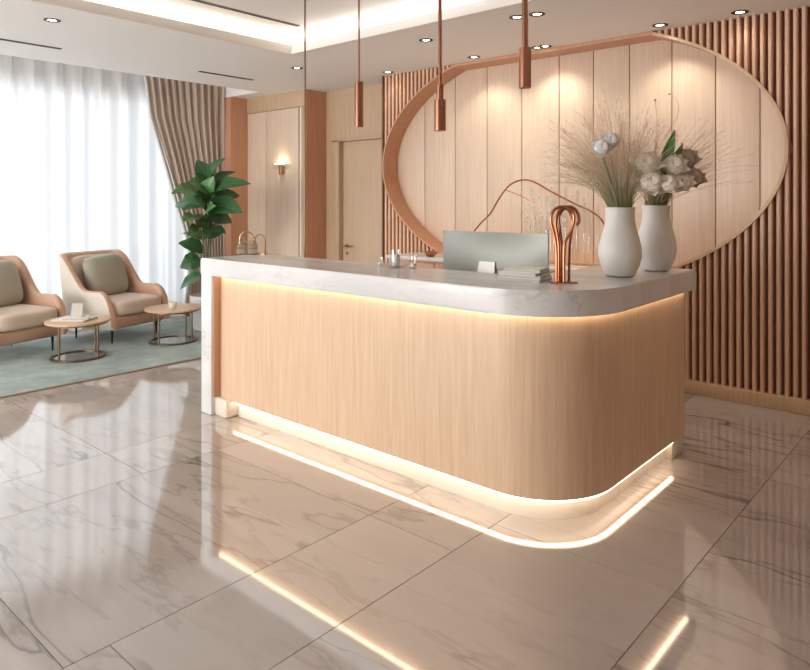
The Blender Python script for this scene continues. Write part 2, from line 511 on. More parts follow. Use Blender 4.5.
# door wall
DX0, DX1, DZ = -6.14, -5.22, 2.24
b = B().box(-6.40, YD, 0, DX0 - .13, YD + .15, ZC).box(DX1 + .1, YD, 0, -4.9, YD + .15, ZC)
b.box(DX0 - .13, YD, DZ + .02, DX1 + .1, YD + .15, ZC)
b.build('wall_door_side', M['oak_wall'], kind='structure')
dr = B().box(DX0, YD + .06, .005, DX1, YD + .10, DZ - .02, .003).build('door_1', M['oak_door'], kind='structure')
b = B().box(DX0 - .13, YD - .015, 0, DX0 - .005, YD + .14, DZ, .003).box(DX1 + .005, YD - .015, 0, DX1 + .1, YD + .14, DZ, .003)
b.box(DX0 - .13, YD - .015, DZ - .015, DX1 + .1, YD + .14, DZ + .02, .003)
b.build('door_frame', M['oak_wall'], dr)
hx, hz = DX0 + .075, .93
b = B().lathe([(.026, 0), (.026, .008)], (hx, YD + .06, hz), 20, Matrix.Rotation(PI / 2, 4, 'X'))
b.tube([(hx, YD + .055, hz), (hx, YD + .005, hz), (hx + .02, YD + .0, hz), (hx + .13, YD, hz)], .009)
b.lathe([(.02, 0), (.02, .006)], (hx, YD + .06, hz - .09), 20, Matrix.Rotation(PI / 2, 4, 'X'))
b.build('door_handle', M['brass'], dr)

# slat wall with the oval niche
def ell(x):
    t = (x - NC) / NA
    return NB * math.sqrt(1 - t * t) if abs(t) < 1 else None
SX0, SX1 = -5.07, -.93
b = B()
nb = 120
for i in range(nb):
    x0 = SX0 + (SX1 - SX0) * i / nb; x1 = SX0 + (SX1 - SX0) * (i + 1) / nb
    h = [ell(x0), ell(x1)]
    y = YS + .055
    if h[0] is None and h[1] is None:
        b.quad((x0, y, 0), (x1, y, 0), (x1, y, ZC), (x0, y, ZC))
    else:
        h = [q or 0 for q in h]
        b.quad((x0, y, 0), (x1, y, 0), (x1, y, NZ - h[1]), (x0, y, NZ - h[0]))
        if min(NZ + h[0], NZ + h[1]) < ZC:
            b.quad((x0, y, min(ZC, NZ + h[0])), (x1, y, min(ZC, NZ + h[1])), (x1, y, ZC), (x0, y, ZC))
b.box(SX0 - .02, YS - .005, 0, SX0, YD, ZC)
wb = b.build('wall_back', M['slat_back'], kind='structure')
b = B()
SP, SW = .0535, .027
prof = [(-SW / 2, YS + .056), (-SW / 2, YS + .008), (-SW / 2 + .007, YS), (SW / 2 - .007, YS), (SW / 2, YS + .008), (SW / 2, YS + .056)]
x = SX0 + .03
while x < SX1 - .02:
    pieces = []
    ha, hb_ = ell(x - SW / 2), ell(x + SW / 2)
    if ha is None and hb_ is None: pieces = [(lambda q: .10, lambda q: ZC - .001)]
    else:
        pieces.append((lambda q: .10, lambda q: NZ - (ell(q) or 0)))
        if min(NZ + (ha or 0), NZ + (hb_ or 0)) < ZC - .01:
            pieces.append((lambda q: min(ZC - .001, NZ + (ell(q) or 0)), lambda q: ZC - .001))
    for lo, hi in pieces:
        b.rings([[(x + px, py, lo(x + px)) for px, py in prof], [(x + px, py, hi(x + px)) for px, py in prof]])
    x += SP
b.build('slat_panel', M['slat'], wb)
B().box(SX0 - .02, YS - .02, 0, SX1, YS + .06, .10, .004).build('baseboard_back', M['oak'], kind='structure')
B().box(SX1, YS - .03, 0, SX1 + .12, YS + .3, ZC, .004).box(SX1 + .12, YS + .02, 0, XR, YS + .3, ZC).build('wall_end', M['slat'], kind='structure')
# reveal of the niche: a bent oak band, plus flat top board under the ceiling
tt = math.asin((ZC - .02 - NZ) / NB)
a0, a1 = PI - tt, 2 * PI + tt
b = B()
rs = []
nn = 96
for i in range(nn + 1):
    a = a0 + (a1 - a0) * i / nn
    c, s_ = math.cos(a), math.sin(a)
    pi_ = (NC + (NA - .012) * c, NZ + (NB - .012) * s_)
    po_ = (NC + (NA + .006) * c, NZ + (NB + .006) * s_)
    rs.append([(pi_[0], YS - .012, pi_[1]), (po_[0], YS - .012, po_[1]), (po_[0], YS + .25, po_[1]), (pi_[0], YS + .25, pi_[1])])
b.rings(rs)
xt = NA * math.cos(tt)
b.box(NC - xt, YS - .012, ZC - .03, NC + xt, YS + .25, ZC - .001)
b.build('niche_reveal', M['copper_wood'], wb)
b = B()
rs = []
for i in range(nn + 1):
    a = 1.5 * PI + (a1 - 1.5 * PI) * i / nn
    c, s_ = math.cos(a), math.sin(a)
    rs.append([(NC + (NA + e) * c, y, NZ + (NB + e) * s_) for e, y in ((-.014, YS - .016), (.010, YS - .016), (.010, YS + .004), (-.014, YS + .004))])
b.rings(rs)
b.build('niche_edge', M['oak'], wb)
b = B()
xe = [-5.06, -4.66, -4.25, -3.85, -3.45, -3.05, -2.71, -2.38, -2.02, -1.68, -1.36, -1.05]
for x0, x1 in zip(xe[:-1], xe[1:]):
    b.box(x0 + .004, YS + .22, .68, x1 - .004, YS + .24, ZC, .003)
b.box(-5.06, YS + .24, .6, -1.0, YS + .26, ZC)
b.build('niche_panel', M['oak_panel'], wb)
b = B()
for (q0, q1) in ((1.33, 1.67),):
    pts = []
    for i in range(41):
        a = PI * (q0 + (q1 - q0) * i / 40)
        pts.append((NC + (NA - .03) * math.cos(a), YS + .19, NZ + (NB - .03) * math.sin(a)))
    b.tube(pts, .012, 6)
tag(b.build('light_strip', M['led_niche']), 'warm light strip on the bottom rim inside the oval niche, behind the credenza', 'light strip')

# ---------------------------------------------------------------- ceiling fittings
def lamp(kind, name, parent, loc, energy, col, **kw):
    l = bpy.data.lights.new(name, kind)
    l.energy = energy; l.color = col
    for k, v in kw.items(): setattr(l, k, v)
    o = bpy.data.objects.new(name, l)
    COL.objects.link(o)
    o.location = loc
    if parent: o.parent = parent
    return o
DL = [((52, 20), 'ceiling downlight above the lounge, left of the recessed ceiling near the window', 0, 20),
      ((297, 68), 'ceiling downlight beyond the corner of the recessed ceiling, near the sconce wall', 0, 22),
      ((388, 72), 'ceiling downlight at the left end of the slatted wall', 1, 1.5),
      ((426, 40), 'ceiling downlight above the counter between the two left pendants', 0, 22),
      ((474, 57), 'ceiling downlight over the left part of the oval niche', 1, 14),
      ((517, 17), 'left one of the two downlights beside the rightmost pendant rod, nearer the moulding', 0, 18),
      ((537, 14), 'right one of the two downlights beside the rightmost pendant rod, nearer the moulding', 0, 18),
      ((539, 48), 'left one of the paired downlights above the middle of the oval niche', 1, 8),
      ((550, 48), 'right one of the paired downlights above the middle of the oval niche', 1, 8),
      ((660, 25), 'ceiling downlight where the right side of the oval niche meets the ceiling', 1, 14),
      ((740, 12), 'ceiling downlight above the slats at the far right', 1, 1.5)]
WARM = (1, .85, .68)
proto = None
for (px, py), lab, row, en in DL:
    p = at(px, py, z=ZC)
    if row: p.y = min(p.y, YS - .10)
    if proto is None:
        proto = thing('downlight', lab, 'downlight', (p.x, p.y, ZC), 0, 'ceiling downlights')
        B().lathe([(.058, 0), (.060, -.004), (.034, -.005), (.030, 0)], seg=32, cap0=False, cap1=False).build('trim_ring', M['dark'], proto)
        B().lathe([(.030, -.001), (.026, -.0015), (.012, -.002)], seg=24).build('bulb', M['bulb'], proto)
        t = proto
    else:
        t = copy_tree(proto)
        t['label'] = lab
        t.location = (p.x, p.y, ZC)
for (px, py), lab, row, en in DL:
    p = at(px, py, z=ZC)
    if row: p.y = min(p.y, YS - .10)
    l = lamp('SPOT', 'downlight_beam', None, (p.x, p.y, ZC - .02), en, WARM, spot_size=R(105 if row else 95), spot_blend=.7, shadow_soft_size=.03)
    l.rotation_euler = (R(14) if row else 0, 0, 0)
    l['kind'] = 'helper'
# linear air slots
for p0, p1, z, lab in ((at(-2, 38, z=ZC), at(60, 49, z=ZC), ZC, 'dark linear air slot in the ceiling near the sheer curtain, left one'),
                       (at(200, 71, z=ZC), at(252, 80, z=ZC), ZC, 'dark linear air slot in the ceiling above the taupe drape'),
                       (at(165, -8, z=ZU), at(298, 26, z=ZU), ZU, 'long dark linear slot in the recessed ceiling beside the glowing cove')):
    x = (p0.x + p1.x) / 2
    t = thing('air_slot', lab, 'air vent', (x, p0.y, z), 0, 'linear slots in the ceiling')
    L = p1.y - p0.y
    b = B().box(-.022, 0, -.005, -.016, L, 0).box(.016, 0, -.005, .022, L, 0).box(-.016, 0, -.005, .016, .006, 0).box(-.016, L - .006, -.005, .016, L, 0)
    b.build('frame', M['dark'], t)
    B().box(-.016, .006, -.003, .016, L - .006, 0).build('grille', M['slot'], t)

# pendants in a row over the counter
PEND = [(359, 127, 82, .028, 'thin copper pendant lamp with a slim tube, leftmost of the three'),
        (440, 131, 100, .034, 'copper pendant lamp hanging lowest with a stepped tube, middle of the three'),
        (525, 88, 48, .032, 'copper pendant lamp hanging highest on a thick rod, rightmost of the three')]
for px, yb, yt, r, lab in PEND:
    k = (px - 405) / FPX
    d = 3.05 / (CT + ST * k)
    p = at(px, yb, d=d)
    zt = EYE - (yt - 200) / FPX * d
    t = thing('pendant_lamp', lab, 'pendant lamp', p, 0, 'copper pendants above the counter')
    h = zt - p.z
    B().lathe([(r * .72, .012), (r * .75, 0), (r, 0), (r, h), (r * .4, h + .004)], seg=32, cap0=False).build('shade', M['copper_d'], t)
    B().lathe([(.001, .02), (r * .7, .018)], seg=24, cap0=False, cap1=False).build('diffuser', M['ring'], t)
    top = ZU - p.z
    rr = .006 if px == 359 else (.011 if px == 440 else .016)
    zz = h
    if px == 440:
        B().lathe([(r * .62, h), (r * .62, h + .09), (.01, h + .092)], seg=24).build('collar', M['copper_d'], t)
    B().lathe([(rr, h), (rr, top - .02)], seg=16).build('rod', M['copper_d'], t)
    B().lathe([(.05, top - .022), (.055, top - .018), (.055, top)], seg=28).build('ceiling_rose', M['copper_d'], t)

# slim post from floor to ceiling behind the counter
p = at(305, 300, d=5.2)
t = thing('slim_post', 'very thin brass post rising from behind the counter to the ceiling', 'post', (p.x, p.y, 0))
B().lathe([(.0065, .012), (.0065, ZU - .012)], seg=12).build('post_rod', M['bronze'], t)
B().lathe([(.04, 0), (.04, .012)], seg=24).build('foot_plate', M['brass'], t)
B().lathe([(.03, ZU - .012), (.03, ZU)], seg=24).build('top_plate', M['brass'], t)

# wall sconce
p = at(283, 166, d=YP / (CT + ST * (283 - 405) / FPX))
t = thing('wall_sconce', 'small brass sconce with a thin crossbar glowing on the wood panel', 'wall light', (p.x, YP - .004, p.z))
B().box(-.028, -.05, -.11, .028, 0, .01, .006).build('bracket', M['brass'], t)
B().box(-.12, -.055, .01, .12, -.02, .024, .003).build('crossbar', M['brass'], t)
B().box(-.10, -.05, .024, .10, -.025, .030).build('glow_strip', M['sconce_glow'], t)
lamp('POINT', 'sconce_bulb', t, (0, -.11, .06), 1.1, (1, .78, .5), shadow_soft_size=.02)

# ---------------------------------------------------------------- reception desk
ZT, ZS = 1.09, .97
def lpath(yf, xr, rad, ye, xl, n=18):
    pts = [(xl, yf)]
    cx, cy = xr - rad, yf + rad
    for i in range(n + 1):
        a = -PI / 2 + (PI / 2) * i / n
        pts.append((cx + rad * math.cos(a), cy + rad * math.sin(a)))
    pts.append((xr, ye))
    return pts
def lpoly(yf, xr, rad, ye, xl, tf, tr):
    out = lpath(yf, xr, rad, ye, xl)
    return out + [(xr - tr, ye), (xr - tr, yf + tf), (xl, yf + tf)]
desk = thing('reception_desk', 'curved oak reception desk with marble counter and glowing plinth on the marble floor', 'reception desk', (-2.8, 3.2, 0))
off = Vector((-2.8, 3.2))
def loc2(poly): return [(x - off.x, y - off.y) for x, y in poly]
b = B().prism(loc2(lpoly(2.63, -1.34, .46, 4.12, -4.24, .52, .54)), ZS, ZT, .012)
b.build('countertop', M['counter'], desk)
b = B().box(-4.24 - off.x, 2.63 - off.y, 0, -4.11 - off.x, 3.15 - off.y, ZS + .02, .012)
b.build('end_panel', M['counter'], desk)
B().box(-4.115 - off.x, 2.66 - off.y, 0, -3.97 - off.x, 3.1 - off.y, .125, .012).build('foot_block', M['plinth'], desk)
b = B().box(-1.62 - off.x, 3.94 - off.y, 0, -1.415 - off.x, 4.115 - off.y, .108, .006)
b.build('foot_block', M['plinth'], desk)
B().box(-4.112 - off.x, 2.65 - off.y, .126, -4.100 - off.x, 2.72 - off.y, .964, .002).build('inner_lining', M['copper_wood'], desk)
b = B().prism(loc2(lpoly(2.70, -1.40, .40, 4.10, -4.108, .35, .36)), .112, ZS)
b.build('body', M['oak_desk'], desk)
b = B().prism(loc2(lpoly(2.755, -1.455, .345, 3.94, -3.97, .25, .26)), 0, .112)
b.build('plinth', M['plinth'], desk)
def strip(yf, xr, rad, ye, xl, w, z0, z1):
    a = lpath(yf, xr, rad, ye, xl); c = lpath(yf + w, xr - w, rad - w, ye, xl)
    return loc2(a + list(reversed(c)))
B().prism(strip(2.712, -1.412, .388, 3.95, -3.96, .014, 0, 0), .098, .111).build('base_light_strip', M['led_desk'], desk)
B().prism(strip(2.672, -1.375, .425, 4.09, -4.08, .018, 0, 0), ZS - .006, ZS - .0005).build('counter_light_strip', M['led_counter'], desk)
b = B().box(-3.6 - off.x, 3.05 - off.y, .69, -1.76 - off.x, 3.85 - off.y, .72, .004).box(-3.6 - off.x, 3.05 - off.y, 0, -3.57 - off.x, 3.8 - off.y, .69)
b.build('work_surface', M['oak'], desk)

# ---------------------------------------------------------------- monitor
p = Vector((-2.365, 3.52, .72))
t = thing('computer_monitor', 'silver computer monitor seen from behind at the reception desk', 'monitor', p, R(-1))
W_, H_ = .785, .50
zb = .08
P = []
nx, nz = 24, 14
for j in range(nz + 1):
    row = []
    for i in range(nx + 1):
        u = -1 + 2 * i / nx; v = -1 + 2 * j / nz
        bulge = .05 * (1 - abs(u) ** 2.2) * (1 - abs(v) ** 2.4)
        row.append((u * W_ / 2, -.012 - bulge, zb + H_ * (v + 1) / 2))
    P.append(row)
b = B().grid(P)
b.box(-W_ / 2, -.012, zb, W_ / 2, .0, zb + H_)
b.build('back_shell', M['monitor'], t)
B().box(-W_ / 2 + .012, .0005, zb + .06, W_ / 2 - .012, .003, zb + H_ - .012).build('screen', M['screen'], t)
b = B()
b.rings([[(-.058, -.068, zb + .32), (.058, -.068, zb + .32), (.058, -.058, zb + .32), (-.058, -.058, zb + .32)],
         [(-.095, -.15, .006), (.095, -.15, .006), (.095, -.14, .006), (-.095, -.14, .006)]])
b.box(-.10, -.16, 0, .10, .08, .008, .003)
b.build('stand', M['alu_l'], t)

# ---------------------------------------------------------------- things on the counter
def vase(c, s_, lab):
    t = thing('vase', lab, 'vase', (c[0], c[1], ZT), 0, 'white ceramic vases on the counter')
    prof = [(.0, .0), (.062, 0), (.076, .008), (.100, .06), (.113, .115), (.112, .16), (.100, .215), (.084, .27), (.0765, .32), (.077, .36), (.080, .384),
            (.077, .387), (.073, .384), (.070, .36), (.070, .32), (.078, .27), (.093, .215), (.104, .16), (.105, .115), (.092, .06), (.0, .02)]
    B().lathe([(r * s_[0] + 1e-4, z * s_[1]) for r, z in prof], seg=48, cap0=False, cap1=False).build('body', M['ceramic'], t)
    return t
V1 = at(620, 276, z=ZT).xy; V2 = at(656, 270.5, z=ZT).xy
V1 = (min(V1.x, -1.43), V1.y); V2 = (min(V2.x, -1.43), V2.y)
vase(V1, (1.0, .96), 'white ceramic vase holding green dried grass, left one nearer the copper sculpture')
vase(V2, (1.0, .98), 'white ceramic vase holding roses, right one at the end of the counter')

def stems(n, seed, base, r0, zneck, lean, spread, hmin, hmax, rs=.0009, droop=.25, side=None, tuft=10):
    q = random.Random(seed)
    b = B()
    for i in range(n):
        a = q.uniform(0, 2 * PI)
        rr = r0 * math.sqrt(q.random())
        ph = a + q.uniform(-.5, .5)
        out = spread * (q.random() ** .8)
        h = q.uniform(hmin, hmax) * (1 - .35 * (out / spread))
        p0 = Vector((rr * math.cos(a) * .5, rr * math.sin(a) * .5, .05))
        p1 = Vector((rr * math.cos(a), rr * math.sin(a), zneck))
        dx = Vector((math.cos(ph), math.sin(ph), 0)) * out + lean * q.uniform(.4, 1.2)
        p3 = p1 + Vector((dx.x, dx.y, h))
        p2 = p1 + Vector((dx.x * .3, dx.y * .3, h * .66))
        if q.random() < droop:
            p3.z -= h * q.uniform(.15, .5); p3 += Vector((dx.x, dx.y, 0)) * .3
        pts = [p0, p1]
        for k in range(1, 7):
            u = k / 6
            pts.append(p1 * (1 - u) ** 2 + p2 * 2 * u * (1 - u) + p3 * u * u)
        rad = [rs * 1.3, rs * 1.3] + [rs * (1.2 - .7 * k / 6) for k in range(1, 7)]
        b.tube(pts, rad, 3, caps=False)
        # seed bristles along the upper third
        for k in range(tuft):
            u = q.uniform(.55, 1)
            c = p1 * (1 - u) ** 2 + p2 * 2 * u * (1 - u) + p3 * u * u
            tdir = (p3 - p2).normalized()
            dv = (tdir + Vector((q.uniform(-1, 1), q.uniform(-1, 1), q.uniform(-.6, .8))) * .75).normalized() * q.uniform(.015, .05)
            e = c + dv
            sd = dv.cross(Vector((q.uniform(-1, 1), q.uniform(-1, 1), .3))).normalized() * .0008
            b.bm.faces.new([b.bm.verts.new(c - sd), b.bm.verts.new(c + sd), b.bm.verts.new(e)])
            if q.random() < .5:
                m_ = e
                s2 = sd * 1.8
                b.bm.faces.new([b.bm.verts.new(m_ - s2), b.bm.verts.new(m_ + dv * .08), b.bm.verts.new(m_ + s2), b.bm.verts.new(m_ - dv * .08)])
    return b
o = stems(520, 3, V1, .062, .37, Vector((-.12, .03, 0)), .34, .24, .68, .0011, .16, tuft=14).build('dried_grass', M['grass1'], loc=(V1[0], V1[1], ZT))
tag(o, 'wispy beige dried grass fanning out of the left white vase', 'dried grass', kind='stuff')
o = stems(190, 5, V2, .062, .38, Vector((.10, .15, 0)), .30, .20, .58, .0010, .22, tuft=14).build('dried_grass', M['grass2'], loc=(V2[0], V2[1], ZT))
tag(o, 'reddish dried grass spreading from the right white vase beside the roses', 'dried grass', kind='stuff')

# flowers
def petal(b, m, w, h, cup, curl):
    P = []
    for j in range(6):
        v = j / 5
        row = []
        for i in range(7):
            u = -1 + i / 3
            ww = w * math.sin(PI * (.10 + .89 * v) ** .8) ** .6
            x = u * ww
            z = h * v - .10 * h * u * u * v
            y = -cup * (u * u) * ww * 1.2 + curl * max(0, v - .6) ** 2 * h * 4 + .25 * h * math.sin(PI * v * .8)
            row.append(m @ Vector((x, y, z)))
        P.append(row)
    b.grid(P)
def rose_mesh(mat, name='bloom'):
    # a closed bud whose surface steps outward along a spiral, and wide petals round it
    b = B()
    q = random.Random(11)
    rs = []
    nr, ns = 26, 40
    for j in range(nr):
        f = .04 + .96 * j / (nr - 1)
        ph = PI * .86 * f
        ring = []
        for i in range(ns):
            th = 2 * PI * i / ns
            k = (3.2 * f + th / (2 * PI)) % 1
            st = .84 + .20 * k ** 1.5 + .05 * math.sin(3 * th + 5 * f)
            r = .040 * st
            ring.append((r * math.sin(ph) * math.cos(th), r * math.sin(ph) * math.sin(th), .030 + r * 1.0 * math.cos(ph) - .012 * math.exp(-f * 7)))
        rs.append(ring)
    b.rings(rs)
    for n_, tilt, w, h, r in ((6, 18, .030, .052, .014), (7, 46, .031, .046, .020)):
        for k in range(n_):
            a = 2 * PI * k / n_ + q.uniform(-.3, .3) + n_ + tilt
            m = Matrix.Rotation(a, 4, 'Z') @ Matrix.Translation((0, r, 0)) @ Matrix.Rotation(-R(tilt + q.uniform(-6, 6)), 4, 'X')
            petal(b, m, w, h, .5, .35)
    return b.build(name, mat, ang=60)
def flower(kind, label, tip, base, mat, scale=1.0, lean=None, group=None, key={}):
    """bloom at world point tip, its stem running down into the vase at base"""
    t = thing(kind, label, 'flower', base, 0, group)
    loc = tip - Vector(base)
    if mat not in key:
        key[mat] = rose_mesh(M[mat]); bl = key[mat]
    else:
        bl = key[mat].copy(); COL.objects.link(bl)
    bl.parent = t
    d = (lean or Vector((0, 0, 1))).normalized()
    bl.rotation_mode = 'QUATERNION'
    bl.rotation_quaternion = Vector((0, 0, 1)).rotation_difference(d)
    bl.scale = (scale,) * 3
    bl.location = loc - d * .01
    neck = Vector((0, 0, .40)); 
    xy = Vector((loc.x, loc.y, 0))
    nk = (xy.normalized() * min(.05, xy.length * .4)) + Vector((0, 0, .40)) if xy.length > 1e-4 else neck
    B().tube([nk * .2 + Vector((0, 0, -.01)), nk, (nk + loc) * .5 + Vector((0, 0, .02)), loc - d * .02, loc], .0026, 6).build('stem', M['stem'], t)
    return t
def vis(px, py, d): return at(px, py, d=d)
to_cam = lambda p: (Vector((0, 0, EYE)) - p).normalized()
base2 = (V2[0], V2[1], ZT)
RO = [(647, 166, 3.74, 'petal', 1.15, 'cream rose at the upper left of the bouquet', 'cream roses in the right vase'),
      (651, 184, 3.72, 'petal', 1.15, 'cream rose at the lower left of the bouquet above the vase rim', 'cream roses in the right vase'),
      (673, 168, 3.76, 'petal', 1.1, 'cream rose in the upper middle of the bouquet beside the dark green leaf', 'cream roses in the right vase'),
      (669, 186, 3.70, 'petal', .95, 'cream rose low in the middle of the bouquet', 'cream roses in the right vase'),
      (684, 185, 3.74, 'petal', .85, 'small cream rose low on the right of the bouquet', 'cream roses in the right vase'),
      (686, 162, 3.86, 'petal_g', 1.1, 'greyish rose high on the right side of the bouquet', 'greyish roses in the right vase'),
      (692, 180, 3.84, 'petal_g', 1.05, 'greyish rose at the far right of the bouquet', 'greyish roses in the right vase')]
for px, py, d, mt, sc, lab, gr in RO:
    p = vis(px, py, d - .13)
    flower('rose', lab, p, base2, mt, sc * 1.22, (to_cam(p) * .8 + Vector((0, 0, .55)) + Vector((rnd.uniform(-.3, .3), rnd.uniform(-.3, .3), 0))), gr)
base1 = (V1[0], V1[1], ZT)
for px, py, d, sc, lab in ((601, 148, 3.50, .95, 'bluish white flower among the dried grass of the left vase, lower left bloom'),
                           (610, 141, 3.52, .9, 'bluish white flower among the dried grass of the left vase, upper right bloom')):
    p = vis(px, py, d)
    flower('white_flower', lab, p, base1, 'petal_b', sc, to_cam(p) + Vector((.2, 0, .4)), 'white flowers in the left vase')

def leaf_part(name, base, tip, w, mat, parent, arch=.12, nrm=None, fold=.25, origin=Vector((0, 0, 0)), taper=.8):
    base = Vector(base); tip = Vector(tip)
    ax = tip - base; L = ax.length
    n_ = Vector(nrm) if nrm is not None else Vector((0, 0, 1))
    sd = ax.cross(n_)
    if sd.length < 1e-4: sd = Vector((1, 0, 0))
    sd.normalize(); up = sd.cross(ax).normalized()
    bm = bmesh.new()
    uvl = bm.loops.layers.uv.new('UVMap')
    nv, nu = 14, 6
    V = []
    for j in range(nv + 1):
        v = j / nv
        ww = w * (math.sin(PI * min(1, (v * .97 + .03)) ** taper)) ** .85 if v < 1 else 0
        ww = max(ww, .002)
        c = base + ax * v + up * (arch * L * math.sin(PI * v) )
        row = []
        for i in range(nu + 1):
            u = -1 + 2 * i / nu
            pnt = c + sd * (u * ww) + up * (fold * abs(u) ** 1.3 * ww + .05 * ww * math.sin(v * 19 + u * 2) * abs(u))
            row.append((bm.verts.new(pnt - origin), (i / nu, v)))
        V.append(row)
    for a, c in zip(V[:-1], V[1:]):
        for i in range(nu):
            f = bm.faces.new((a[i][0], a[i + 1][0], c[i + 1][0], c[i][0]))
            for lp, q in zip(f.loops, (a[i][1], a[i + 1][1], c[i + 1][1], c[i][1])): lp[uvl].uv = q
            f.smooth = True
    me = bpy.data.meshes.new(name)
    bm.to_mesh(me); bm.free()
    me.materials.append(mat)
    o = bpy.data.objects.new(name, me)
    COL.objects.link(o)
    if parent: o.parent = parent
    return o
for (bx, by), (tx, ty), w, d, lab in (((655, 196), (675, 130), .034, 3.66, 'tall dark green leaf standing behind the cream roses'),
                                     ((664, 186), (683, 143), .024, 3.72, 'short green leaf between the cream and greyish roses')):
    t = thing('green_leaf', lab, 'leaf', base2, 0, 'green leaves in the right vase')
    bp, tp = vis(bx, by, d), vis(tx, ty, d - .03)
    leaf_part('blade', bp, tp, w, M['leaf'], t, .05, to_cam(bp), .35, Vector(base2), 1.0)
    lb = bp - Vector(base2)
    nk = Vector((lb.x, lb.y, 0)).normalized() * .05
    B().tube([(0, 0, .05), (nk.x, nk.y, .39), lb * .98, lb + (tp - bp) * .2], .003, 6).build('stem', M['stem'], t)
# bare twigs rising behind
t = thing('dry_twig', 'bare curling dry twig rising high behind the cream roses', 'twig', base2)
q0 = vis(664, 200, 3.98) - Vector(base2)
pts = [Vector((0, 0, .06)), q0] + [vis(a, c, 3.98) - Vector(base2) for a, c in ((658, 170), (656, 140), (657, 118), (655, 100))]
pts2 = [vis(a, c, 3.98) - Vector(base2) for a, c in ((657, 150), (668, 132), (677, 118), (679, 106), (675, 97), (669, 94))]
B().tube(pts, [.002] * 3 + [.0016] * 3, 5).tube(pts2, .0015, 5).ball(pts2[-1], .007).ball(pts[-1], .008).build('twig', M['grass2'], t)

# copper loop sculpture
p0 = at(566, 283, z=ZT)
t = thing('copper_sculpture', 'copper sculpture of looping upright rods on the counter corner', 'sculpture', (p0.x, p0.y, ZT), T)
k = p0.xy.dot(Vector((-ST, CT))) / FPX       # metres per pixel there
def lp(a): return [((x - 566) * k, yo, (283 - y) * k + .004) for x, y, yo in a]
def smooth(pts, n=6):
    pts = [Vector(p) for p in pts]
    out = []
    for i in range(len(pts) - 1):
        p_0 = pts[max(i - 1, 0)]; p_1 = pts[i]; p_2 = pts[i + 1]; p_3 = pts[min(i + 2, len(pts) - 1)]
        for s_ in range(n):
            u = s_ / n
            out.append(.5 * ((2 * p_1) + (p_2 - p_0) * u + (2 * p_0 - 5 * p_1 + 4 * p_2 - p_3) * u * u + (3 * p_1 - p_0 - 3 * p_2 + p_3) * u ** 3))
    out.append(pts[-1])
    return out
r_ = .0078
B().tube(smooth(lp([(556.5, 283, 0), (556, 245, 0), (551, 222, 0), (554, 211, 0), (563, 207.5, 0), (572, 212, 0), (574, 220, 0), (571, 232, 0), (565, 243, 0), (564, 255, 0), (564, 283, 0)])), r_, 10).build('outer_loop', M['copper'], t)
B().tube(smooth(lp([(560, 283, .03), (560, 246, .03), (557, 224, .03), (561, 211, .028), (571, 207.5, .02), (578, 213, .015), (579.5, 222, .01), (577, 226, .01)])), r_, 10).build('hook_rod', M['copper'], t)
B().tube(smooth(lp([(570, 283, .02), (570.5, 250, .02), (573, 226, .02), (570, 212, .02), (565, 210, .02), (560, 218, .02), (561, 232, .02), (563, 250, .02), (562, 283, .02)])), r_ * .85, 10).build('inner_loop', M['copper_d'], t)
B().box(-.075, -.02, 0, .055, .05, .006, .002).build('base', M['copper'], t)
B().lathe([(.001, -.035), (.012, -.022), (.0145, -.005), (.010, .012), (.002, .022)], lp([(564.5, 219, .01)])[0], 16).build('crystal', M['glass'], t)

# booklets
p = at(526, 281, z=ZT)
BK = [(0, .16, .24, .016, 6, 'white booklet at the bottom of the stack on the counter'), (.004, .155, .225, .014, 10, 'white booklet second from the bottom of the stack on the counter'),
      (-.004, .15, .21, .015, 5, 'white booklet third from the bottom of the stack on the counter'), (.010, .14, .19, .016, 13, 'white booklet on top of the stack beside the copper sculpture')]
z = ZT
for dx, w, l, h, a, lab in BK:
    t = thing('booklet', lab, 'booklet', (p.x + dx - .03, p.y + dx * .5 + .03, z + .0005), R(a), 'white booklets stacked on the counter')
    B().box(-l / 2 + .002, -w / 2 + .002, .0012, l / 2 - .002, w / 2 - .002, h - .0012).build('pages', M['paper_g'], t)
    B().box(-l / 2, -w / 2, 0, l / 2, w / 2, .0012).box(-l / 2, -w / 2, h - .0012, l / 2, w / 2, h).box(-l / 2, -w / 2, .0012, -l / 2 + .0012, w / 2, h - .0012).build('cover', M['paper'], t)
    z += h + .0005

# glassware at the back edge of the counter
def glass_lathe(name, label, cat, loc, prof, group=None, extra=None):
    t = thing(name, label, cat, loc, 0, group)
    B().lathe(prof, seg=28, cap0=False, cap1=False).build('body', M['glass'], t)
    return t
p = at(396, 267, z=ZT)
by = min(p.y, 3.05)
glass_lathe('glass_bowl', 'shallow clear glass bowl at the back edge of the counter', 'bowl', (p.x + .02, by - .01, ZT),
            [(.001, 0), (.035, 0), (.07, .012), (.10, .038), (.102, .04), (.098, .04), (.068, .016), (.034, .005), (.001, .004)])
for dx, dy, r, h, wax, lab in ((-.06, .0, .020, .055, .02, 'small squat glass holder, leftmost beside the clear glass bowl'), (.02, -.01, .034, .105, .075, 'tall glass with a white candle standing in the clear glass bowl'),
                          (.135, .02, .022, .075, .03, 'narrow glass holder on the right of the clear glass bowl')):
    inb = dx == .02
    z0 = ZT + (.0045 if inb else 0)
    x0 = p.x + (dx if inb else (dx - .06 if dx < 0 else dx))
    t = thing('candle_glass', lab, 'candle glass', (x0, by + (-.01 if inb else dy), z0), 0, 'candle glasses on the counter')
    B().lathe([(.001, 0), (r * .9, 0), (r, .01), (r, h), (r - .002, h), (r - .003, .006), (.001, .006)], seg=24, cap0=False, cap1=False).build('glass', M['glass'], t)
    B().lathe([(.001, .0065), (r * .72, .0065), (r * .72, wax), (.001, wax + .001)], seg=20, cap0=False, cap1=False).build('candle', M['wax'], t)

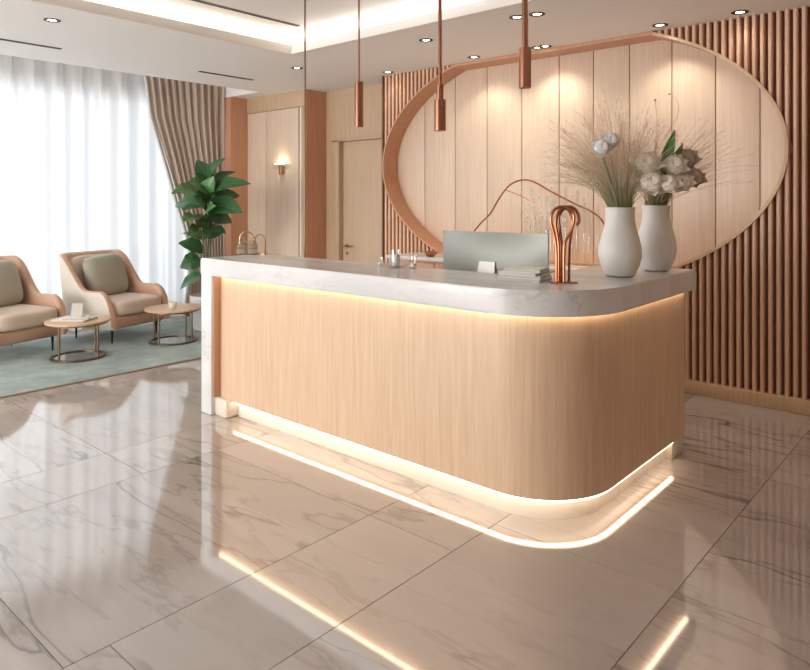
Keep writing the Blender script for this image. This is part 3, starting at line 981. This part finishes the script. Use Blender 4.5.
# glass jars and brass hoops at the left end
p = at(249, 254, z=ZT)
for dx, dy, lab in ((-.065, -.02, 'left one of the two square cut glass jars at the counter end'), (.04, -.0, 'right one of the two square cut glass jars at the counter end')):
    t = thing('glass_jar', lab, 'glass jar', (p.x + dx, p.y + dy, ZT), R(50), 'cut glass jars on the counter')
    s_ = .040
    prof = [(s_, 0), (s_ * 1.05, .01), (s_ * 1.05, .04), (s_ * .95, .045), (s_ * 1.05, .05), (s_ * 1.0, .08), (s_ * .6, .095), (s_ * .55, .105)]
    b = B()
    b.rings([[(r, r, z), (-r, r, z), (-r, -r, z), (r, -r, z)] for r, z in prof])
    b.build('body', M['cut_glass'], t)
    B().box(-.03, -.03, .004, .03, .03, .072, .004).build('filling', M['amber'], t)
    B().box(-.037, -.037, .043, .037, .037, .047).build('band', M['brass'], t)
    B().lathe([(.02, .105), (.022, .11), (.018, .118), (.006, .122), (.008, .132), (.001, .138)], seg=16).build('lid', M['cut_glass'], t)
for dx, dy, w, h, rz, lab in ((-.085, .04, .052, .165, .35, 'tall brass hoop behind the left cut glass jar'), (.075, .045, .05, .15, -.1, 'brass hoop behind the right cut glass jar')):
    t = thing('brass_hoop', lab, 'hoop', (p.x + dx, p.y + dy, ZT), R(20) + rz, 'brass hoops on the counter')
    pts = [(-w, 0, .004)] + [(-w * math.cos(PI * i / 14), 0, h - w + w * math.sin(PI * i / 14)) for i in range(15)] + [(w, 0, .004)]
    B().tube(pts, .0055, 8).build('arch', M['brass'], t)
    B().box(-w - .012, -.02, 0, w + .012, .02, .006, .002).build('base', M['brass'], t)

# ---------------------------------------------------------------- credenza and what stands on it
t = thing('credenza', 'low oak credenza with stone top under the oval niche', 'credenza', (-3.35, 5.1, 0))
B().box(-1.15, -.22, .08, 1.15, .24, .93, .004).build('carcass', M['copper_wood'], t)
B().box(-1.12, -.18, 0, 1.12, .22, .08).build('toe_kick', M['dark'], t)
B().box(-1.17, -.25, .93, 1.17, .26, .96, .004).build('top', M['counter'], t)
for i in range(4):
    x0 = -1.14 + i * .57
    dd = B().box(x0 + .004, -.24, .10, x0 + .566, -.22, .91, .003).build('door', M['copper_wood'], t)
    B().box(x0 + .50, -.252, .55, x0 + .51, -.24, .70, .002).build('handle', M['brass'], dd)
# copper branch arch
ZR = .96
t = thing('copper_arch', 'thin copper wire arch with one side branch in front of the niche', 'sculpture', (-3.0, 5.15, ZR))
def onw(px, py, Y=5.15):
    k_ = (px - 405) / FPX
    d = Y / (CT + ST * k_)
    return at(px, py, d=d) - Vector((-3.0, 5.15, ZR))
pts = [onw(472, 236)] + [onw(a, c) for a, c in ((480, 224), (490, 214), (500, 197), (510, 185), (522, 180), (534, 182), (552, 192), (575, 204), (592, 212), (603, 222), (608, 240))]
pts[0].z = max(pts[0].z, .2)
pts = [Vector((pts[0].x - .05, 0, .003))] + pts + [Vector((pts[-1].x + .02, 0, .003))]
B().tube(smooth(pts, 5), .008, 8).build('arch', M['copper'], t)
B().tube(smooth([onw(505, 190), onw(516, 194), onw(527, 199), onw(534, 203)], 4), .0045, 6).build('branch', M['copper'], t)
# clear glass rods
t = thing('glass_rod_sculpture', 'cluster of upright clear glass rods on the credenza behind the vases', 'sculpture', (-2.70, 5.10, ZR))
q = random.Random(4)
for i in range(18):
    x = -.30 + .60 * i / 17
    h = .30 + .30 * math.sin(PI * (i + 2) / 21) + q.uniform(-.06, .06)
    y = q.uniform(-.06, .03)
    B().lathe([(.011, .012), (.011, h), (.006, h + .012)], (x, y, 0), 12).build('glass_rod', M['glass'], t)
B().box(-.34, -.10, 0, .34, .08, .012, .003).build('base', M['brass'], t)
b = B()
q = random.Random(9)
for i in range(40):
    x = q.uniform(-.05, .05); h = q.uniform(.35, .72); dx = q.uniform(-.22, .22)
    b.tube(smooth([(x, 0, .0), (x + dx * .3, .0, h * .6), (x + dx, q.uniform(-.05, .05), h)], 5), .0016, 4, caps=False)
    for k in range(5):
        u = q.uniform(.6, 1)
        b.ball((x + dx * u, q.uniform(-.03, .03), h * u), q.uniform(.004, .009), (1, 1, 1.8), 1)
o = b.build('dried_twigs', M['grass3'], loc=(-3.02, 5.22, ZR))
tag(o, 'pale dried twigs standing left of the glass rods on the credenza', 'dried twigs', kind='stuff')
# small copper bowl
p = at(434, 250, d=5.05 / (CT + ST * (434 - 405) / FPX))
t = thing('copper_bowl', 'small copper bowl on the left part of the credenza', 'bowl', (p.x, 5.0, ZR))
B().lathe([(.001, 0), (.03, 0), (.05, .02), (.06, .05), (.056, .05), (.046, .022), (.028, .006), (.001, .005)], seg=24, cap0=False, cap1=False).build('body', M['copper'], t)
B().lathe([(.028, 0), (.028, -.0)], seg=8, cap0=False, cap1=False)

# ---------------------------------------------------------------- lounge: curtains
b = B()
ny = 700
y0, y1 = -3.7, 5.08
P = []
for zz in (.02, .7, 1.4, 2.1, 2.7, 3.10):
    row = []
    for i in range(ny + 1):
        y = y0 + (y1 - y0) * i / ny
        ph = y * 2 * PI / .25 + .8 * math.sin(y * 2.3) + .4 * math.sin(y * 5.1 + 1)
        x = -7.90 + (.052 + .012 * math.sin(y * 1.7)) * math.sin(ph) + .022 * math.sin(2.3 * ph + 1.2 + zz * .15) + .010 * math.sin(y * 3.1 + zz * .6)
        row.append((x, y, zz))
    P.append(row)
b.grid(P)
o = b.build('sheer_curtain', M['sheer'], ang=180)
tag(o, 'white sheer pleated curtain covering the whole window', 'curtain')
# taupe drape swept back
key = [(3.08, 4.06), (2.95, 4.09), (2.51, 4.15), (2.12, 4.28), (1.8, 4.38), (1.5, 4.47), (1.25, 4.56), (1.0, 4.64), (.8, 4.68), (.5, 4.66), (.02, 4.60)]
def yl(z):
    for (za, ya), (zb_, yb) in zip(key[:-1], key[1:]):
        if z >= zb_: return ya + (yb - ya) * (za - z) / (za - zb_)
    return key[-1][1]
P = []
nz, nu = 44, 260
for j in range(nz + 1):
    row = []
    for i in range(nu + 1):
        u = i / nu
        zt_ = 3.08
        z = .02 + (zt_ - .02) * j / nz
        a, c = yl(z), 5.14
        y = a + (c - a) * u
        amp = .030 * (1 if z > 1.2 else .8)
        x = -7.74 + amp * math.sin(u * 2 * PI * 10.5 + .6 * math.sin(z * 1.3 + u * 7)) + .012 * math.sin(u * 2 * PI * 23 + z)
        row.append((x, y, z))
    P.append(row)
t = thing('drape', 'taupe pleated drape swept to the right side of the window', 'curtain', (0, 0, 0))
B().grid(P).build('cloth', M['drape'], t, ang=180, solid=.004)
P = []
for j in range(nz + 1):
    z = .02 + 3.06 * j / nz
    a = yl(z)
    P.append([(-7.735 + .03 * math.sin(u * 6), a - .055 + .06 * u, z) for u in (0, .25, .5, .75, 1)])
B().grid(P).build('edge_band', M['drape_l'], t, ang=180, solid=.004)

# rug
RGX0, RGX1, RGY0, RGY1 = -7.66, -5.66, -.6, 5.05
t = thing('area_rug', 'mottled grey green rug under the armchairs and side tables', 'rug', (-6.7, 2.5, 0))
B().box(RGX0 + 6.7, RGY0 - 2.5, 0, RGX1 + 6.7 - .03, RGY1 - 2.5, .012).build('pile', M['rug'], t)
B().box(RGX1 + 6.7 - .03, RGY0 - 2.5, 0, RGX1 + 6.7, RGY1 - 2.5, .011, .003).build('binding', M['rug_edge'], t)

# ---------------------------------------------------------------- armchair
def make_armchair(label):
    t = thing('armchair', label, 'armchair', (0, 0, 0), 0, 'peach armchairs on the rug')
    # plan path, x forward: from the front of one arm round the back to the other
    path = []
    hw, fx, bx, rc = .40, .40, -.40, .17
    for i in range(16): path.append((fx - (fx - (bx + rc)) * i / 15, -hw, 0))
    for i in range(1, 10):
        a = -PI / 2 - PI / 2 * i / 9
        path.append((bx + rc + rc * math.cos(a), -hw + rc + rc * math.sin(a), i / 9))
    half = list(path)
    for i in range(1, 8): path.append((bx, -hw + rc + (2 * hw - 2 * rc) * i / 8, 1))
    path += [(x, -y, c) for x, y, c in reversed(half)]
    def sstep(a): a = max(0, min(1, a)); return a * a * (3 - 2 * a)
    def height(x):
        h = .535 + .37 * sstep((.02 - x) / .34)
        if x > .20: h = .20 + .345 * math.sqrt(max(0, 1 - ((x - .20) / .205) ** 2))
        return h
    n = len(path)
    outer, inner = [], []
    th = .075
    for i, (x, y, c) in enumerate(path):
        if 0 < i < n - 1: tx, ty = path[i + 1][0] - path[i - 1][0], path[i + 1][1] - path[i - 1][1]
        elif i == 0: tx, ty = path[1][0] - x, path[1][1] - y
        else: tx, ty = x - path[-2][0], y - path[-2][1]
        L = math.hypot(tx, ty)
        nx_, ny_ = -ty / L, tx / L
        # make the normal point outward
        if nx_ * (x - .1) + ny_ * y < 0: nx_, ny_ = -nx_, -ny_
        H = height(x)
        def pt(off, z):
            f = (z - .15) / .75
            return (x + nx_ * off - .10 * f * max(0, -x) / .4 + .0, y * (1 + .05 * f - .10 * max(0, .3 - z)) + ny_ * off, z)
        zb_ = .15
        outer.append([pt(-.03, zb_), pt(-.008, zb_ + .03)] + [pt(0, zb_ + .03 + (H - zb_ - .05) * k / 8) for k in range(1, 9)] + [pt(-.006, H - .008)])
        inner.append([pt(-.006, H - .008), pt(-.02, H), pt(-th * .5, H + .006), pt(-th + .02, H), pt(-th, H - .02)] + [pt(-th, H - .02 - (H - .20 + .0) * k / 6 + .0) for k in range(1, 6)] + [pt(-th, .16)])
    B().rings(outer, False).build('outer_shell', M['leather_c'], t, ang=50)
    b = B().rings(inner, False)
    # rounded arm fronts between the outer shell and the lining
    for oi, ki, sg in ((outer[0], inner[0], -1), (outer[-1], inner[-1], 1)):
        rows = []
        for a in range(11):
            p_, q_ = Vector(oi[a]), Vector(ki[10 - a])
            md = (p_ + q_) / 2 + Vector((.022 * (1 if a < 9 else .4), 0, .004))
            rows.append([p_, p_ * .5 + md * .5 + Vector((.006, 0, 0)), md, q_ * .5 + md * .5 + Vector((.006, 0, 0)), q_])
        b.grid(rows)
    b.build('inner_lining', M['leather_p'], t, ang=70)
    B().box(-.34, -.345, .15, .385, .345, .28, .03, 3).build('base_rail', M['leather_p'], t)
    B().superbox(.355, .325, .085, 7, Matrix.Translation((.055, 0, .355))).build('seat_cushion', M['seat'], t, ang=60)
    m = Matrix.Translation((-.165, .02, .655)) @ Matrix.Rotation(R(-16), 4, 'Y') @ Matrix.Rotation(R(4), 4, 'X') @ Matrix.Rotation(PI / 2, 4, 'Y')
    B().superbox(.235, .27, .095, (5, 2.2), m, 12).build('pillow', M['pillow'], t, ang=80)
    B().superbox(.06, .30, .26, 5, Matrix.Translation((-.32, 0, .62)) @ Matrix.Rotation(R(-8), 4, 'Y')).build('back_cushion', M['seat'], t, ang=60)
    for x, y in ((.30, .30), (.30, -.30), (-.28, .27), (-.28, -.27)):
        B().lathe([(.008, 0), (.014, .16)], (x, y, 0), 12).build('leg', M['dark'], t)
    return t
ch = make_armchair('cream and peach armchair nearest the plant, beside the farther round table')
ch.location = (-7.28, 3.46, .012); ch.rotation_euler.z = R(15.5)
c2 = copy_tree(ch)
c2['label'] = 'cream and peach armchair cut off by the left edge of the photo'
c2.location = (-7.24, 2.34, .012); c2.rotation_euler.z = R(15.5)

# ---------------------------------------------------------------- side tables
def make_table(label, r, h):
    t = thing('side_table', label, 'side table', (0, 0, 0), 0, 'round side tables on the rug')
    B().lathe([(r - .01, h - .022), (r, h - .018), (r, h - .004), (r - .004, h)], seg=48).build('table_top', M['table_top'], t)
    B().lathe([(r - .035, h - .034), (r - .02, h - .034), (r - .02, h - .022), (r - .035, h - .022)], seg=48, cap0=False, cap1=False).build('apron_ring', M['bronze'], t)
    rb = r * .86
    B().lathe([(rb - .03, 0), (rb, 0), (rb, .018), (rb - .03, .018), (rb - .03, 0)], seg=48, cap0=False, cap1=False).build('base_ring', M['bronze'], t)
    B().lathe([(.001, .008), (rb - .03, .008)], seg=48, cap0=False, cap1=False).build('base_disc', M['glass'], t)
    for i in range(4):
        a = R(25 + 90 * i)
        B().lathe([(.009, .018), (.009, h - .024)], ((rb - .016) * math.cos(a), (rb - .016) * math.sin(a), 0), 10).build('leg', M['bronze'], t)
    return t
P1 = at(78, 357, z=.012); P2 = at(173, 341, z=.012)
t1 = make_table('round wooden side table with magazines, between the two armchairs', .285, .355)
t1.location = (P1.x, P1.y, .012)
t2 = copy_tree(t1)
t2['label'] = 'round wooden side table with a small white cup, next to the reception desk'
t2.location = (P2.x, P2.y, .012)
ztop = .012 + .355
t = thing('magazine', 'lower white magazine lying on the nearer side table', 'magazine', (P1.x + .0, P1.y - .03, ztop + .0005), R(35), 'magazines on the side table')
B().box(-.16, -.12, 0, .16, .12, .014, .002).build('pages', M['paper_g'], t)
B().box(-.162, -.122, .014, .162, .122, .016).build('cover', M['paper'], t)
t = thing('magazine', 'upper white magazine lying crosswise on the nearer side table', 'magazine', (P1.x + .02, P1.y - .02, ztop + .017), R(60), 'magazines on the side table')
B().box(-.11, -.085, 0, .11, .085, .012, .002).build('pages', M['paper_g'], t)
B().box(-.112, -.087, .012, .112, .087, .014).build('cover', M['paper'], t)
t = thing('folded_card', 'standing folded pale card on the magazines of the nearer side table', 'card', (P1.x + .02, P1.y - .01, ztop + .0315), R(50))
B().rings([[(-.05, -.05, 0), (-.05, -.048, 0), (-.05, .001, .125), (-.05, -.001, .125)], [(.05, -.05, 0), (.05, -.048, 0), (.05, .001, .125), (.05, -.001, .125)]]).build('front_leaf', M['paper_g'], t)
B().rings([[(-.05, .05, 0), (-.05, .048, 0), (-.05, -.001, .125), (-.05, .001, .125)], [(.05, .05, 0), (.05, .048, 0), (.05, -.001, .125), (.05, .001, .125)]]).build('back_leaf', M['paper'], t)
t = thing('cup', 'small white cup on the farther round side table', 'cup', (P2.x + .03, P2.y - .02, ztop), 0)
B().lathe([(.001, .0), (.03, 0), (.042, .03), (.044, .065), (.041, .065), (.038, .03), (.001, .006)], seg=28, cap0=False, cap1=False).build('body', M['ceramic'], t)
B().tube([(.042, 0, .05), (.062, 0, .05), (.064, 0, .028), (.040, 0, .02)], .004, 8).build('cup_handle', M['ceramic'], t)

# ---------------------------------------------------------------- plant
d0 = 7.75
pb = at(206, 330, d=d0)
t = thing('potted_plant', 'tall large-leaved green plant in a white pot by the drape', 'potted plant', (pb.x, pb.y, .012))
B().lathe([(.001, 0), (.12, 0), (.135, .01), (.175, .20), (.18, .40), (.168, .40), (.163, .20), (.12, .02)], seg=40, cap0=False, cap1=False).build('pot', M['pot'], t)
B().lathe([(.16, .36), (.08, .375), (.001, .38)], seg=32, cap0=False, cap1=False).build('soil', M['soil'], t)
org = Vector((pb.x, pb.y, .012))
def pp(px, py, dd=0): return at(px, py, d=d0 + dd)
stem_tops = [((209, 178), .02), ((203, 222), -.05), ((212, 210), .05)]
for (sx, sy), dd in stem_tops:
    top = pp(sx, sy, dd) - org
    B().tube(smooth([(top.x * .2, top.y * .2, .36), (top.x * .5 + .01, top.y * .5, top.z * .45), (top.x * .9, top.y * .9, top.z * .8), top], 5), [.012] * 6 + [.008] * 10, 8).build('stem', M['stem'], t)
LV = [((208, 182), (226, 158), .075, -.05, 1), ((208, 184), (197, 160), .085, .02, 1), ((209, 186), (236, 172), .06, .10, 1), ((207, 190), (188, 182), .10, -.15, 0), ((209, 193), (251, 184), .085, -.12, 1),
      ((206, 196), (171, 194), .13, -.20, 0), ((209, 200), (240, 196), .09, .12, 1), ((204, 205), (175, 206), .10, .10, 1), ((208, 208), (243, 213), .12, -.18, 1), ((205, 214), (193, 196), .11, -.22, 0),
      ((208, 216), (232, 223), .10, .05, 1), ((205, 222), (183, 222), .13, -.22, 0), ((203, 226), (216, 206), .11, -.25, 0), ((204, 234), (188, 236), .10, -.25, 0), ((206, 232), (226, 234), .08, -.1, 1),
      ((204, 240), (181, 234), .08, .08, 1), ((203, 252), (178, 243), .09, -.05, 1), ((202, 262), (180, 268), .12, -.05, 1), ((204, 275), (180, 290), .07, .05, 1), ((206, 238), (222, 226), .09, .15, 1), ((206, 200), (214, 176), .09, -.1, 0),
      ((206, 228), (196, 214), .09, .1, 1), ((207, 206), (222, 190), .08, -.2, 0)]
q = random.Random(21)
for (bx, by), (tx, ty), w, dd, dk in LV:
    w *= 1.22
    bp = pp(bx, by, dd * .25); tp = pp(tx, ty, dd * 1.6)
    nr = Vector((0, 0, 1)) * .75 + to_cam(bp) * .75 + Vector((q.uniform(-.35, .35), q.uniform(-.35, .35), 0))
    leaf_part('leaf', bp, tp, w, M['leaf_d'] if dk else M['leaf'], t, .13, nr, .22, org)

# ---------------------------------------------------------------- daylight, added fill light and the rest
day = lamp('AREA', 'daylight_and_fill', None, (XL - 5.4, 1.6, 1.75), 330, (.97, .985, 1.0), shape='RECTANGLE', size=7.0, size_y=4.0)
day.rotation_euler = (PI / 2, 0, -PI / 2)
day['kind'] = 'helper'
fill_lamp = lamp('AREA', 'daylight_and_fill', None, ((FX0 + FX1) / 2, YF - .4, 1.4), 500, (1.0, .97, .94), shape='RECTANGLE', size=4.4, size_y=2.8)  # added lamp behind the camera, brightens the desk front
fill_lamp.rotation_euler = (PI / 2, 0, 0)
fill_lamp['kind'] = 'helper'
w = bpy.data.worlds.new('sky')
scene.world = w
w.use_nodes = True
bg = w.node_tree.nodes['Background']
bg.inputs[0].default_value = (.85, .93, 1, 1)
bg.inputs[1].default_value = 1.0

cam = bpy.data.cameras.new('camera')
cam.sensor_width = 36
cam.lens = FPX / 810 * 36
cam.shift_y = -135 / 810
cam.clip_start = .02
co = bpy.data.objects.new('camera', cam)
COL.objects.link(co)
co.location = (0, 0, EYE)
co.rotation_euler = (PI / 2, 0, T)
scene.camera = co
vs = scene.view_settings
vs.view_transform = 'Standard'
vs.look = 'None'
vs.exposure = 0.12
vs.gamma = 1
vs.use_curve_mapping = False
cy = scene.cycles
cy.use_denoising = True
cy.max_bounces = 10
cy.diffuse_bounces = 5
cy.glossy_bounces = 5
cy.transparent_max_bounces = 24
cy.sample_clamp_indirect = 6
cy.caustics_reflective = False
cy.caustics_refractive = False
